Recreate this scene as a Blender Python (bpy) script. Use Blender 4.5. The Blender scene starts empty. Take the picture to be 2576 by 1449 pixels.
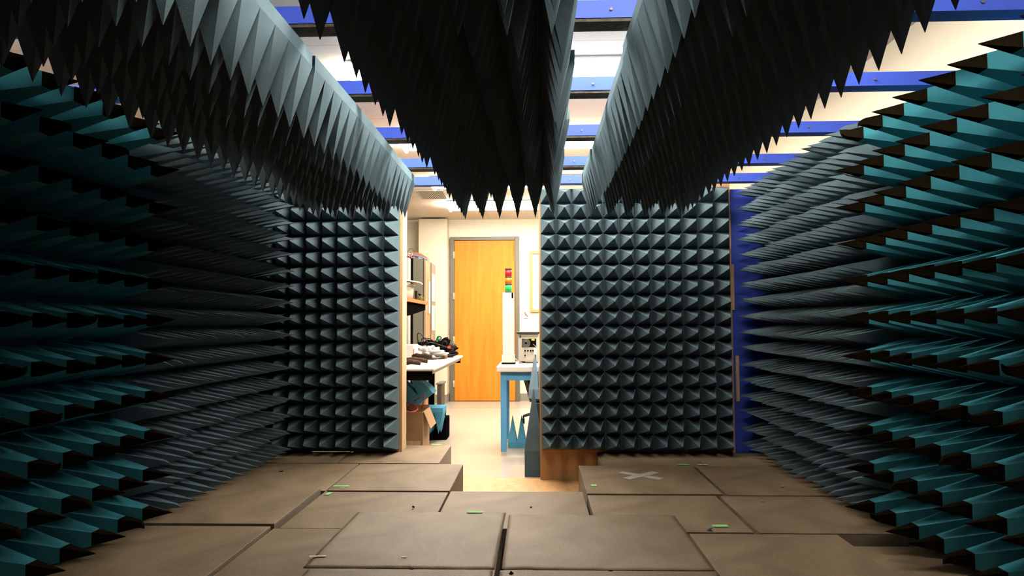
import bpy, math, random
from mathutils import Vector, Matrix, Euler, noise
random.seed(7)
C = bpy.context.scene.collection
R = math.radians

# ------------------------------------------------------------------ camera
F = 1700.0
IW, IH = 2576.0, 1449.0
CAMZ = 1.02
cd = bpy.data.cameras.new('camera'); cam = bpy.data.objects.new('camera', cd); C.objects.link(cam)
cd.sensor_fit = 'HORIZONTAL'; cd.sensor_width = 36.0; cd.lens = 36.0 * F / IW
cd.clip_start = 0.02; cd.clip_end = 60
cam.location = (0, 0, CAMZ)
CAMROT = Matrix.Rotation(R(1.92), 3, 'Z') @ Matrix.Rotation(R(90 + 3.03), 3, 'X') @ Matrix.Rotation(R(-0.25), 3, 'Z')
cam.rotation_euler = CAMROT.to_euler()
bpy.context.scene.camera = cam

# ------------------------------------------------------------------ world, exposure
w = bpy.data.worlds.new('world'); bpy.context.scene.world = w; w.use_nodes = True
w.node_tree.nodes['Background'].inputs[0].default_value = (1.0, .93, .82, 1)
w.node_tree.nodes['Background'].inputs[1].default_value = 0.0
vs = bpy.context.scene.view_settings
vs.view_transform = 'Standard'; vs.look = 'None'; vs.gamma = 1; vs.use_curve_mapping = False
vs.exposure = 0.0
LAMP = 60.0        # radiance of the fluorescent diffusers

def ray(px, py):
    v = Vector(((px - IW / 2) / F, -(py - IH / 2) / F, -1.0))
    return CAMROT @ v
def at(px, py, Y):                    # point at depth Y behind a pixel
    d = ray(px, py); t = Y / d.y
    return Vector((d.x * t, Y, CAMZ + d.z * t))
def fl(px, py, z):                    # point at height z behind a pixel
    d = ray(px, py); t = (z - CAMZ) / d.z
    return Vector((d.x * t, d.y * t, z))

# ------------------------------------------------------------------ materials
def nt(m):
    m.use_nodes = True; n = m.node_tree
    return n, n.nodes['Principled BSDF']
def mat(name, col, rough=.6, var=0.0, scale=8, metal=0, bump=0.0, bscale=60, spec=.5, stretch=None):
    m = bpy.data.materials.new(name); n, b = nt(m)
    b.inputs['Base Color'].default_value = (*col, 1); b.inputs['Roughness'].default_value = rough
    b.inputs['Metallic'].default_value = metal; b.inputs['Specular IOR Level'].default_value = spec
    tc = n.nodes.new('ShaderNodeTexCoord')
    src = tc.outputs['Object']
    if stretch:
        mp = n.nodes.new('ShaderNodeMapping'); mp.inputs['Scale'].default_value = stretch
        n.links.new(src, mp.inputs[0]); src = mp.outputs[0]
    if var > 0:
        t = n.nodes.new('ShaderNodeTexNoise'); t.inputs['Scale'].default_value = scale; t.inputs['Detail'].default_value = 5
        n.links.new(src, t.inputs['Vector'])
        r = n.nodes.new('ShaderNodeValToRGB')
        r.color_ramp.elements[0].position = .3; r.color_ramp.elements[1].position = .7
        r.color_ramp.elements[0].color = (*[max(0, c * (1 - var)) for c in col], 1)
        r.color_ramp.elements[1].color = (*[min(1, c * (1 + var)) for c in col], 1)
        n.links.new(t.outputs['Fac'], r.inputs[0]); n.links.new(r.outputs[0], b.inputs['Base Color'])
    if bump > 0:
        t2 = n.nodes.new('ShaderNodeTexNoise'); t2.inputs['Scale'].default_value = bscale; t2.inputs['Detail'].default_value = 3
        n.links.new(src, t2.inputs['Vector'])
        bp = n.nodes.new('ShaderNodeBump'); bp.inputs['Strength'].default_value = bump; bp.inputs['Distance'].default_value = .01
        n.links.new(t2.outputs['Fac'], bp.inputs['Height']); n.links.new(bp.outputs[0], b.inputs['Normal'])
    return m
def emis(name, col, strength, base=(.9, .9, .9)):
    m = bpy.data.materials.new(name); n, b = nt(m)
    b.inputs['Base Color'].default_value = (*base, 1)
    b.inputs['Emission Color'].default_value = (*col, 1); b.inputs['Emission Strength'].default_value = strength
    return m
def wood(name, c1, c2, rough=.45, sc=(14, 14, 1.1), spec=.4):
    m = bpy.data.materials.new(name); n, b = nt(m); b.inputs['Roughness'].default_value = rough
    b.inputs['Specular IOR Level'].default_value = spec
    tc = n.nodes.new('ShaderNodeTexCoord'); mp = n.nodes.new('ShaderNodeMapping'); mp.inputs['Scale'].default_value = sc
    t = n.nodes.new('ShaderNodeTexNoise'); t.inputs['Scale'].default_value = 1.6; t.inputs['Detail'].default_value = 7; t.inputs['Distortion'].default_value = .6
    r = n.nodes.new('ShaderNodeValToRGB')
    r.color_ramp.elements[0].position = .3; r.color_ramp.elements[1].position = .72
    r.color_ramp.elements[0].color = (*c1, 1); r.color_ramp.elements[1].color = (*c2, 1)
    n.links.new(tc.outputs['Object'], mp.inputs[0]); n.links.new(mp.outputs[0], t.inputs['Vector'])
    n.links.new(t.outputs['Fac'], r.inputs[0]); n.links.new(r.outputs[0], b.inputs['Base Color'])
    return m

M = dict(
    foam=mat('grey_foam', (.071, .103, .122), .95, .16, 5, bump=.12, bscale=260, spec=.0),
    teal=mat('teal_foam', (.030, .140, .175), .95, .14, 5, bump=.12, bscale=260, spec=.0),
    labteal=mat('lab_teal_foam', (.065, .25, .38), .9, .10, 6, bump=.2, bscale=200, spec=.15),
    tip=mat('black_dip', (.0065, .0045, .0025), .9, .3, 9, bump=.25, bscale=200, spec=.0),
    blue=mat('blue_paint', (.033, .064, .36), .5, .10, 3, spec=.12),
    darkstrip=mat('gasket_foam', (.035, .03, .02), .95, .4, 30, bump=.5, bscale=90),
    ply=wood('plywood', (.34, .17, .065), (.46, .26, .11), .6),
    plyedge=mat('plywood_edge', (.42, .28, .16), .7, .2, 30, stretch=(1, 18, .3)),
    oak=wood('varnished_door', (.36, .115, .010), (.45, .155, .016), .5, spec=.12),
    oakframe=wood('oak_trim', (.30, .14, .035), (.38, .19, .05), .4),
    steel_taupe=mat('taupe_frame', (.07, .058, .042), .5, .05, 4),
    wall=mat('cream_wall', (.42, .365, .27), .6, .03, 2, bump=.08, bscale=120),
    white=mat('white_enamel', (.42, .40, .36), .35, .03, 5),
    offwhite=mat('off_white_plastic', (.29, .27, .23), .45, .05, 9),
    black=mat('black_plastic', (.003, .0028, .0026), .95, .2, 20, spec=.0),
    darkgrey=mat('dark_grey', (.022, .021, .019), .6, .2, 20, spec=.15),
    olive=mat('olive_grey_metal', (.085, .08, .055), .45, .05, 5),
    peach=mat('peach_glass', (.25, .15, .085), .35, .08, 4),
    greymetal=mat('grey_metal', (.17, .165, .14), .4, .08, 8, metal=.2),
    chrome=mat('chrome', (.7, .68, .64), .25, metal=1),
    brass=mat('pale_hinge', (.42, .38, .30), .35, metal=.3),
    tableblue=mat('table_blue', (.06, .23, .43), .45, .06, 5),
    cardboard=mat('cardboard', (.28, .155, .07), .8, .10, 7, bump=.15, bscale=60),
    paper=mat('paper', (.42, .40, .36), .7, .03, 12),
    red=mat('red_lens', (.36, .004, .008), .35, spec=.2), orange=mat('orange_lens', (.50, .095, .004), .35, spec=.2), green=mat('green_lens', (.008, .26, .055), .35, spec=.2),
    redwire=mat('red_wire', (.40, .03, .015), .4), cable=mat('black_cable', (.006, .006, .006), .5, spec=.2),
    bag=mat('clear_bag', (.26, .25, .235), .22, .12, 25, bump=.5, bscale=40),
    tan=mat('brown_leather', (.028, .011, .005), .8, .5, 24, spec=.15), copper=mat('copper_orange', (.26, .095, .045), .5, .1, 14),
    bluetrim=mat('blue_trim', (.03, .09, .26), .5), pink=mat('pink_bag', (.30, .17, .15), .4, .3, 30),
    greentape=mat('green_tape', (.20, .50, .17), .8, .12, 60, spec=.05), whitetape=mat('white_tape', (.55, .50, .40), .8, .08, 50, spec=.05),
    greytape=mat('grey_tape', (.30, .285, .25), .5, .1, 40), crumb=mat('grey_foam_crumb', (.20, .24, .28), .9, .2, 60),
    baseboard=mat('rubber_base', (.14, .125, .10), .5, .05, 5), yellow=mat('yellow_label', (.75, .55, .05), .5),
    plant=mat('green_scraps', (.12, .13, .03), .7, .4, 60),
)
# ---- block wall: cream paint over coursed blocks
def block_wall():
    m = mat('cream_block_wall', (.84, .77, .58), .6); n = m.node_tree; b = n.nodes['Principled BSDF']
    tc = [x for x in n.nodes if x.type == 'TEX_COORD'][0]
    mp = n.nodes.new('ShaderNodeMapping'); mp.inputs['Rotation'].default_value = (R(90), 0, 0)
    br = n.nodes.new('ShaderNodeTexBrick'); br.inputs['Scale'].default_value = 1
    br.inputs['Brick Width'].default_value = .40; br.inputs['Row Height'].default_value = .178
    br.inputs['Mortar Size'].default_value = .0035; br.inputs['Mortar Smooth'].default_value = .6
    br.inputs['Color1'].default_value = (.48, .435, .33, 1); br.inputs['Color2'].default_value = (.49, .44, .335, 1)
    br.inputs['Mortar'].default_value = (.40, .35, .26, 1)
    n.links.new(tc.outputs['Object'], mp.inputs[0]); n.links.new(mp.outputs[0], br.inputs['Vector'])
    n.links.new(br.outputs['Color'], b.inputs['Base Color'])
    return m
M['block'] = block_wall()
def ceiling_mat():
    m = mat('ceiling_tiles', (.88, .80, .69), .8); n = m.node_tree; b = n.nodes['Principled BSDF']
    tc = [x for x in n.nodes if x.type == 'TEX_COORD'][0]
    br = n.nodes.new('ShaderNodeTexBrick'); br.offset = 0; br.inputs['Scale'].default_value = 1
    br.inputs['Brick Width'].default_value = 1.22; br.inputs['Row Height'].default_value = .61
    br.inputs['Mortar Size'].default_value = .006; br.inputs['Mortar Smooth'].default_value = .2
    br.inputs['Color1'].default_value = (.57, .50, .415, 1); br.inputs['Color2'].default_value = (.555, .485, .40, 1)
    br.inputs['Mortar'].default_value = (.45, .38, .29, 1)
    ns = n.nodes.new('ShaderNodeTexNoise'); ns.inputs['Scale'].default_value = 130; ns.inputs['Detail'].default_value = 2
    rp = n.nodes.new('ShaderNodeValToRGB'); rp.color_ramp.elements[0].position = .32; rp.color_ramp.elements[1].position = .45
    rp.color_ramp.elements[0].color = (.82, .80, .78, 1)
    mx = n.nodes.new('ShaderNodeMix'); mx.data_type = 'RGBA'; mx.blend_type = 'MULTIPLY'; mx.inputs[0].default_value = 1
    n.links.new(tc.outputs['Object'], br.inputs['Vector']); n.links.new(tc.outputs['Object'], ns.inputs['Vector'])
    n.links.new(ns.outputs['Fac'], rp.inputs[0]); n.links.new(br.outputs['Color'], mx.inputs[6]); n.links.new(rp.outputs[0], mx.inputs[7])
    n.links.new(mx.outputs[2], b.inputs['Base Color'])
    return m
M['ceiling'] = ceiling_mat()
def floor_mat():
    m = mat('lab_floor', (.31, .26, .21), .18, .03, 1.5, spec=.4)
    return m
M['labfloor'] = floor_mat()
def tile_mat(name, ribs):
    m = bpy.data.materials.new(name); n, b = nt(m); b.inputs['Roughness'].default_value = .62; b.inputs['Specular IOR Level'].default_value = .27
    tc = n.nodes.new('ShaderNodeTexCoord')
    a = n.nodes.new('ShaderNodeTexNoise'); a.inputs['Scale'].default_value = 2.2; a.inputs['Detail'].default_value = 6; a.inputs['Distortion'].default_value = 1.2
    r = n.nodes.new('ShaderNodeValToRGB'); e = r.color_ramp.elements
    e[0].position = .25; e[0].color = (.105, .073, .043, 1); e[1].position = .75; e[1].color = (.235, .170, .108, 1)
    n.links.new(tc.outputs['Object'], a.inputs['Vector']); n.links.new(a.outputs['Fac'], r.inputs[0])
    s = n.nodes.new('ShaderNodeTexNoise'); s.inputs['Scale'].default_value = 160; s.inputs['Detail'].default_value = 2
    sr = n.nodes.new('ShaderNodeValToRGB'); sr.color_ramp.elements[0].position = .25; sr.color_ramp.elements[1].position = .6
    sr.color_ramp.elements[0].color = (.72, .7, .68, 1)
    n.links.new(tc.outputs['Object'], s.inputs['Vector']); n.links.new(s.outputs['Fac'], sr.inputs[0])
    mx = n.nodes.new('ShaderNodeMix'); mx.data_type = 'RGBA'; mx.blend_type = 'MULTIPLY'; mx.inputs[0].default_value = 1
    n.links.new(r.outputs[0], mx.inputs[6]); n.links.new(sr.outputs[0], mx.inputs[7]); n.links.new(mx.outputs[2], b.inputs['Base Color'])
    bp = n.nodes.new('ShaderNodeBump'); bp.inputs['Strength'].default_value = .22 if ribs else .35; bp.inputs['Distance'].default_value = .0025
    if ribs:
        wv = n.nodes.new('ShaderNodeTexWave'); wv.wave_type = 'BANDS'; wv.bands_direction = 'X'; wv.inputs['Scale'].default_value = 112
        n.links.new(tc.outputs['Object'], wv.inputs['Vector']); n.links.new(wv.outputs['Fac'], bp.inputs['Height'])
        wr = n.nodes.new('ShaderNodeValToRGB'); wr.color_ramp.elements[0].color = (.86, .85, .84, 1); wr.color_ramp.elements[0].position = .1; wr.color_ramp.elements[1].position = .6
        m2 = n.nodes.new('ShaderNodeMix'); m2.data_type = 'RGBA'; m2.blend_type = 'MULTIPLY'; m2.inputs[0].default_value = 1
        n.links.new(wv.outputs['Fac'], wr.inputs[0]); n.links.new(mx.outputs[2], m2.inputs[6]); n.links.new(wr.outputs[0], m2.inputs[7])
        n.links.new(m2.outputs[2], b.inputs['Base Color'])
        b.inputs['Roughness'].default_value = .55
    else:
        n.links.new(a.outputs['Fac'], bp.inputs['Height'])
    n.links.new(bp.outputs[0], b.inputs['Normal'])
    return m
M['tileside'] = mat('tile_core', (.15, .112, .08), .8, .12, 9)
M['tile'] = tile_mat('floor_tile', False); M['mat'] = tile_mat('ribbed_mat', True)
M['lamp'] = emis('lamp_diffuser', (1.0, .93, .80), LAMP)

# ------------------------------------------------------------------ object helpers
def tag(o, label, cat, group=None, kind=None):
    o['label'] = label; o['category'] = cat
    if group: o['group'] = group
    if kind: o['kind'] = kind
    return o
def thing(name, label, cat, loc=(0, 0, 0), group=None):
    o = bpy.data.objects.new(name, None); C.objects.link(o); o.location = loc; o.empty_display_size = .05
    return tag(o, label, cat, group)

class B:
    """collects world-space shapes; build() links them as one mesh object"""
    def __init__(s): s.v = []; s.f = []; s.sm = []
    def add(s, vs, fs, smooth=False):
        k = len(s.v); s.v += [Vector(p) for p in vs]
        for f in fs: s.f.append([i + k for i in f]); s.sm.append(smooth)
        return s
    def box(s, x0, x1, y0, y1, z0, z1, rot=None, piv=None):
        p = [Vector((x, y, z)) for z in (z0, z1) for y in (y0, y1) for x in (x0, x1)]
        if rot is not None:
            c = Vector(piv) if piv is not None else Vector(((x0 + x1) / 2, (y0 + y1) / 2, (z0 + z1) / 2))
            p = [c + rot @ (q - c) for q in p]
        return s.add(p, [(0, 2, 3, 1), (4, 5, 7, 6), (0, 1, 5, 4), (2, 6, 7, 3), (0, 4, 6, 2), (1, 3, 7, 5)])
    def prism(s, poly, d0, d1, axis='z'):
        n = len(poly)
        def P(a, b, d): return {'z': (a, b, d), 'y': (a, d, b), 'x': (d, a, b)}[axis]
        vs = [P(a, b, d0) for a, b in poly] + [P(a, b, d1) for a, b in poly]
        return s.add(vs, [list(range(n))[::-1], list(range(n, 2 * n))] + [(i, (i + 1) % n, n + (i + 1) % n, n + i) for i in range(n)])
    def tube(s, pts, r, n=8, r1=None, caps=True):
        pts = [Vector(p) for p in pts]; r1 = r if r1 is None else r1; vs = []; fs = []
        up = None
        for i, p in enumerate(pts):
            d = (pts[min(i + 1, len(pts) - 1)] - pts[max(i - 1, 0)]).normalized()
            if up is None: up = d.orthogonal().normalized()
            up = (up - d * up.dot(d)).normalized() if (up - d * up.dot(d)).length > 1e-6 else d.orthogonal().normalized()
            sd = d.cross(up); rr = r + (r1 - r) * i / max(1, len(pts) - 1)
            vs += [p + rr * (math.cos(2 * math.pi * k / n) * up + math.sin(2 * math.pi * k / n) * sd) for k in range(n)]
        for i in range(len(pts) - 1):
            fs += [(i * n + k, i * n + (k + 1) % n, (i + 1) * n + (k + 1) % n, (i + 1) * n + k) for k in range(n)]
        s.add(vs, fs, True)
        if caps: k = len(s.v) - len(vs); s.f += [[k + i for i in range(n)][::-1], [k + len(vs) - n + i for i in range(n)]]; s.sm += [False, False]
        return s
    def blob(s, c, rx, ry, rz, seed=0, rough=.25, fr=3.0, nu=26, nv=14, flat=None, smooth=False):
        vs = []; fs = []; c = Vector(c)
        for j in range(nv + 1):
            th = math.pi * j / nv
            for i in range(nu):
                ph = 2 * math.pi * i / nu
                d = Vector((math.sin(th) * math.cos(ph), math.sin(th) * math.sin(ph), math.cos(th)))
                k = 1 + rough * (noise.noise(d * fr + Vector((seed * 7.1, seed * 3.3, 0))) * 1.3 + .5 * noise.noise(d * fr * 2.3 + Vector((0, seed * 5.7, seed))))
                q = c + Vector((d.x * rx * k, d.y * ry * k, d.z * rz * k))
                if flat is not None and q.z < flat: q.z = flat
                vs.append(q)
        for j in range(nv):
            for i in range(nu):
                fs.append((j * nu + i, (j + 1) * nu + i, (j + 1) * nu + (i + 1) % nu, j * nu + (i + 1) % nu))
        return s.add(vs, fs, smooth)
    def build(s, name, m, parent=None, bevel=0.0, kind=None):
        me = bpy.data.meshes.new(name)
        org = Vector((0, 0, 0))
        if parent is not None:
            q = parent
            while q is not None: org += q.location; q = q.parent
            loc = Vector((0, 0, 0))
        else:
            mn = [min(p[i] for p in s.v) for i in range(3)]; mx = [max(p[i] for p in s.v) for i in range(3)]
            org = Vector(((mn[0] + mx[0]) / 2, (mn[1] + mx[1]) / 2, mn[2])); loc = org
        me.from_pydata([p - org for p in s.v], [], s.f); me.update()
        me.polygons.foreach_set('use_smooth', s.sm)
        o = bpy.data.objects.new(name, me); C.objects.link(o); me.materials.append(m)
        o.location = loc
        if parent is not None: o.parent = parent
        if bevel > 0:
            b = o.modifiers.new('bevel', 'BEVEL'); b.width = bevel; b.segments = 2; b.limit_method = 'ANGLE'; b.angle_limit = R(50)
        if kind: o['kind'] = kind
        return o
def struct(name, b, m, bevel=0, parent=None): return b.build(name, m, parent, bevel, 'structure')

# ------------------------------------------------------------------ THE SETTING
XL, XR = -1.82, 1.63          # inner faces of the chamber's side walls
YF = 4.43                     # back of the foam on the front wall
ZR = .19                      # raised floor
ZB = 1.92                     # underside of the beams
CEIL = 2.42
struct('floor', B().box(-3.0, 1.79, -1.2, 9.0, -.05, 0), M['labfloor'])
struct('ceiling', B().box(-3.0, 1.79, -1.2, 9.0, CEIL, CEIL + .05), M['ceiling'])
struct('wall_far', B().box(-3.0, 1.79, 9.0, 9.1, 0, CEIL), M['block'])
struct('wall_left', B().box(-3.1, -3.0, -1.2, 9.1, 0, CEIL), M['wall'])
struct('wall_right', B().box(1.79, 1.89, -1.2, 9.1, 0, CEIL), M['wall'])
struct('wall_back', B().box(-3.1, 1.89, -1.3, -1.2, 0, CEIL), M['wall'])
a = at(1051, 900, 8.75).x; b_ = at(1124, 900, 8.75).x
struct('pillar', B().box(a, b_, 8.75, 9.0, .10, CEIL - .02), M['wall'], .012)
struct('baseboard_pillar', B().box(a - .006, b_ + .006, 8.742, 9.0, 0, .10), M['baseboard'])
da, db = at(1143, 900, 8.98).x, at(1297, 900, 8.98).x
struct('baseboard_far', B().box(b_ + .01, da - .06, 8.985, 9.0, 0, .10).box(db + .06, 1.79, 8.985, 9.0, 0, .10), M['baseboard'])
# chamber shell
struct('wall_chamber_right', B().box(XR, XR + .04, -.9, 4.52, 0, ZB), M['blue'])
struct('wall_chamber_left', B().box(XL - .04, XL, -.9, 4.52, 0, ZB), M['blue'])
struct('wall_chamber_back', B().box(XL, XR, -.9, -.86, 0, ZB), M['tip'])
struct('wall_chamber_front_right', B().box(1.285, XR, 4.49, 4.53, 0, ZB - .015), M['blue'])
struct('wall_chamber_front_left', B().box(XL, -1.495, 4.49, 4.53, 0, ZB - .015), M['blue'])
struct('light_block_rear', B().box(XL, XR, -.86, .84, ZB - .02, ZB + .03), M['tip'])  # unseen dark slab, added to block lamp light behind the camera
struct('floor_chamber', B().box(XL, XR, -.86, 4.47, 0, .012), M['ply'])
# doorway panels of the front wall: plywood facing on a stud
PLX, PRX = -.872, .030
struct('wall_doorway_left', B().box(XL, PLX, YF, YF + .018, ZR + .001, 1.935), M['ply'])
struct('trim_doorway_left', B().box(-1.49, PLX, YF + .019, YF + .15, ZR + .001, 1.935), M['plyedge'])
struct('wall_doorway_right', B().box(PRX, 1.28, YF, YF + .018, .013, 1.935), M['ply'])
struct('trim_doorway_right', B().box(PRX, 1.28, YF + .048, YF + .15, .002, 1.935), M['plyedge'])

# far door
DT = CAMZ + .0
ztop = at(1220, 605, 8.98).z
f = B().box(da - .055, da, 8.94, 9.0, 0, ztop + .045).box(db, db + .055, 8.94, 9.0, 0, ztop + .045).box(da, db, 8.94, 9.0, ztop, ztop + .045)
dr = struct('door_1', B().box(da + .004, db - .004, 8.965, 8.995, .008, ztop - .004), M['oak'])
fr = struct('door_frame', f, M['steel_taupe'], .004, dr)
for py in (642, 745, 855, 965):
    z = at(1141, py, 8.96).z
    B().box(da - .012, da + .006, 8.93, 8.94, z - .045, z + .045).tube([(da - .002, 8.926, z - .045), (da - .002, 8.926, z + .045)], .006).build('hinge', M['brass'], dr)

# ceiling lights
def ceiling_light(x0, x1, yc, label, half=.22):
    t = thing('ceiling_light', label, 'light fixture', ((x0 + x1) / 2, yc, CEIL), 'fluorescent lights on the lab ceiling')
    B().box(x0, x1, yc - half, yc + half, CEIL - .011, CEIL - .001).build('housing', M['white'], t, .004)
    n = 10; poly = []
    for i in range(n + 1):
        u = -1 + 2 * i / n
        poly.append((yc + u * (half - .012), CEIL - .012 - .052 * (1 - abs(u) ** 4)))
    B().prism([(p[0], p[1]) for p in poly], x0 + .02, x1 - .02, 'x').build('diffuser', M['lamp'], t)
    for xx in (x0, x1 - .018):
        B().prism([(yc - half, CEIL - .012), (yc - half + .06, CEIL - .066), (yc + half - .06, CEIL - .066), (yc + half, CEIL - .012)], xx, xx + .018, 'x').build('end_cap', M['lamp'], t)
pos = ['over the chamber, nearest the camera', 'over the second and third beams', 'over the front end of the chamber', 'just beyond the chamber doorway',
       'beside the square air vent', 'farthest, above the wooden door']
for yc, p in zip((1.04, 2.37, 3.70, 5.02, 6.52, 7.80), pos):
    ceiling_light(-.38 if yc < 3 else -1.0, 1.0 if yc < 3 else .90, yc, 'white fluorescent ceiling light ' + p)
ceiling_light(-2.95, -2.05, 2.37, 'short unseen ceiling light added left of the chamber')  # out-of-view lamp, added to brighten the ceiling on the left
# ceiling air vent
v0 = fl(1062, 499, CEIL); v1 = fl(1045, 478, CEIL)
vx0, vy1, vy0 = v0.x, v0.y, v1.y
t = thing('air_vent', 'square slatted air vent in the ceiling beside the fluorescent light', 'air vent', (vx0 + .15, (vy0 + vy1) / 2, CEIL))
bb = B().box(vx0, vx0 + .30, vy0, vy0 + .02, CEIL - .012, CEIL - .001).box(vx0, vx0 + .30, vy1 - .02, vy1, CEIL - .012, CEIL - .001)
bb.box(vx0, vx0 + .02, vy0 + .02, vy1 - .02, CEIL - .012, CEIL - .001).box(vx0 + .28, vx0 + .30, vy0 + .02, vy1 - .02, CEIL - .012, CEIL - .001)
bb.build('vent_frame', M['offwhite'], t)
B().box(vx0 + .02, vx0 + .28, vy0 + .02, vy1 - .02, CEIL - .003, CEIL - .001).build('backing', M['darkgrey'], t)
for i in range(13):
    x = vx0 + .024 + i * .0195
    B().box(x, x + .012, vy0 + .02, vy1 - .02, CEIL - .010, CEIL - .004).build('slat', M['offwhite'], t)

# ------------------------------------------------------------------ beams
BY = [1.35, 1.955, 2.575, 3.205, 3.82, 4.31]
ordb = ['nearest, above the camera', 'topmost one in the picture', 'second one below the top edge', 'middle one of the visible five', 'second from the doorway', 'last one, over the doorway wall']
for y, o_ in zip(BY, ordb):
    t = thing('ceiling_beam', 'blue painted steel beam across the chamber top, ' + o_, 'beam', (0, y, ZB), 'blue beams over the chamber')
    B().box(XL - .04, XR + .04, y, y + .006, ZB, ZB + .053).box(XL - .04, XR + .04, y + .006, y + .07, ZB, ZB + .006).build('channel', M['blue'], t)
    if y < 4.2:
        bs = B(); n = 26; x0, x1 = -1.3, .62
        bs.box(x0, x1, y + .003, y + .072, ZB - .010, ZB - .001)
        bs.build('gasket_strip', M['darkstrip'], t)
    for x in (-1.45, .23, 1.30):
        B().tube([(x, y - .005, ZB + .024), (x, y, ZB + .024)], .0045, 10).build('bolt', M['steel_taupe'], t)

# ------------------------------------------------------------------ pyramidal foam absorbers
def ring_mesh(name, rings, m, closed_tip=True):
    vs = []; fs = []
    for (cx, cy, z, hx, hy) in rings:
        vs += [(cx - hx, cy - hy, z), (cx + hx, cy - hy, z), (cx + hx, cy + hy, z), (cx - hx, cy + hy, z)]
    for i in range(len(rings) - 1):
        for k in range(4):
            fs.append((i * 4 + k, i * 4 + (k + 1) % 4, (i + 1) * 4 + (k + 1) % 4, (i + 1) * 4 + k))
    fs.append([len(vs) - 4 + i for i in range(4)])
    me = bpy.data.meshes.new(name); me.from_pydata(vs, [], fs); me.update(); me.materials.append(m)
    return me
def pyr(name, px, py, L, m, off=(0, 0), t0=0.0, t1=1.0, n=5, curl=0.0, blunt=.012, conc=0.0):
    rings = []
    for i in range(n + 1):
        t = t0 + (t1 - t0) * i / n
        k = (1 - t) * (1 - blunt) + blunt
        k -= conc * t * (1 - t)
        z = L * t; ox, oy = off[0] * t * t, off[1] * t * t
        if curl and t > .84:
            q = (t - .84) / .16; oy += curl * q * q; z -= abs(curl) * 1.4 * q * q
        rings.append((ox, oy, z, px / 2 * k, py / 2 * k))
    return ring_mesh(name, rings, m)
class Kind:
    def __init__(s, name, px, py, slab, L, m, tipL=0, nvar=9, jit=.004, conc=0.06, curl=0.0):
        s.px, s.py, s.slab, s.L, s.m, s.tipL = px, py, slab, L, m, tipL
        s.var = []; s.tip = []
        for i in range(nvar):
            off = (random.uniform(-jit, jit), random.uniform(-jit, jit))
            cu = (curl if i % 5 == 1 else 0) * random.choice((1, -1))
            if tipL:
                tb = 1 - tipL / L
                s.var.append(pyr(name, px, py, L, m, off, 0, tb, 5, conc=conc))
                s.tip.append(pyr(name + '_tip', px, py, L, M['tip'], off, tb, 1, 9, curl=cu, blunt=.012 if not cu else .05, conc=conc))
            else:
                s.var.append(pyr(name, px, py, L, m, off, 0, 1, 6, conc=conc, curl=cu * .6))
        s.slabs = {}
AX = {'right': Matrix(((0, 0, -1), (-1, 0, 0), (0, 1, 0))), 'left': Matrix(((0, 0, 1), (1, 0, 0), (0, 1, 0))),
      'front': Matrix(((1, 0, 0), (0, 0, -1), (0, 1, 0))), 'down': Matrix(((1, 0, 0), (0, -1, 0), (0, 0, -1)))}
def absorber(K, nx, ny, centre, side, label, group, tilt=(0, 0, 0), gap=.0015):
    t = thing('foam_absorber', label, 'foam absorber', centre, group)
    rot = AX[side] @ Euler(tuple(R(a) for a in tilt)).to_matrix()
    t.rotation_euler = rot.to_euler()
    X, Y = nx * K.px, ny * K.py
    if (nx, ny) not in K.slabs:
        hx, hy = X / 2 - gap, Y / 2 - gap; s = K.slab
        vs = [(x, y, z) for z in (0, s) for y in (-hy, hy) for x in (-hx, hx)]
        me = bpy.data.meshes.new('foam_base'); me.from_pydata(vs, [], [(0, 2, 3, 1), (4, 5, 7, 6), (0, 1, 5, 4), (2, 6, 7, 3), (0, 4, 6, 2), (1, 3, 7, 5)])
        me.materials.append(K.m); K.slabs[(nx, ny)] = me
    o = bpy.data.objects.new('foam_base', K.slabs[(nx, ny)]); C.objects.link(o); o.parent = t
    for j in range(ny):
        for i in range(nx):
            k = random.randrange(len(K.var))
            p = bpy.data.objects.new('pyramid', K.var[k]); C.objects.link(p); p.parent = t
            p.location = (-X / 2 + (i + .5) * K.px, -Y / 2 + (j + .5) * K.py, K.slab - .0005)
            p.scale = (.985, .985, 1)
            if K.tip:
                q = bpy.data.objects.new('pyramid_tip', K.tip[k]); C.objects.link(q); q.parent = p
                q['label'] = 'black dipped tip'
    return t
def jt(a=.5): return (random.uniform(-a, a), random.uniform(-a, a), random.uniform(-a * .4, a * .4))

K_side = Kind('grey_side', .098, .1007, .055, .255, M['foam'], jit=.009, curl=.012)
K_ceil = Kind('grey_ceiling', .1016, .1016, .045, .210, M['foam'], jit=.004)
K_front = Kind('grey_front', .1016, .0993, .045, .170, M['foam'], jit=.004, conc=.10)
K_teal = Kind('teal', .1524, .152, .055, .325, M['teal'], tipL=.105, jit=.006, curl=.016, conc=.10)
rowname = ['bottom row', 'middle row', 'top row']
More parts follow.
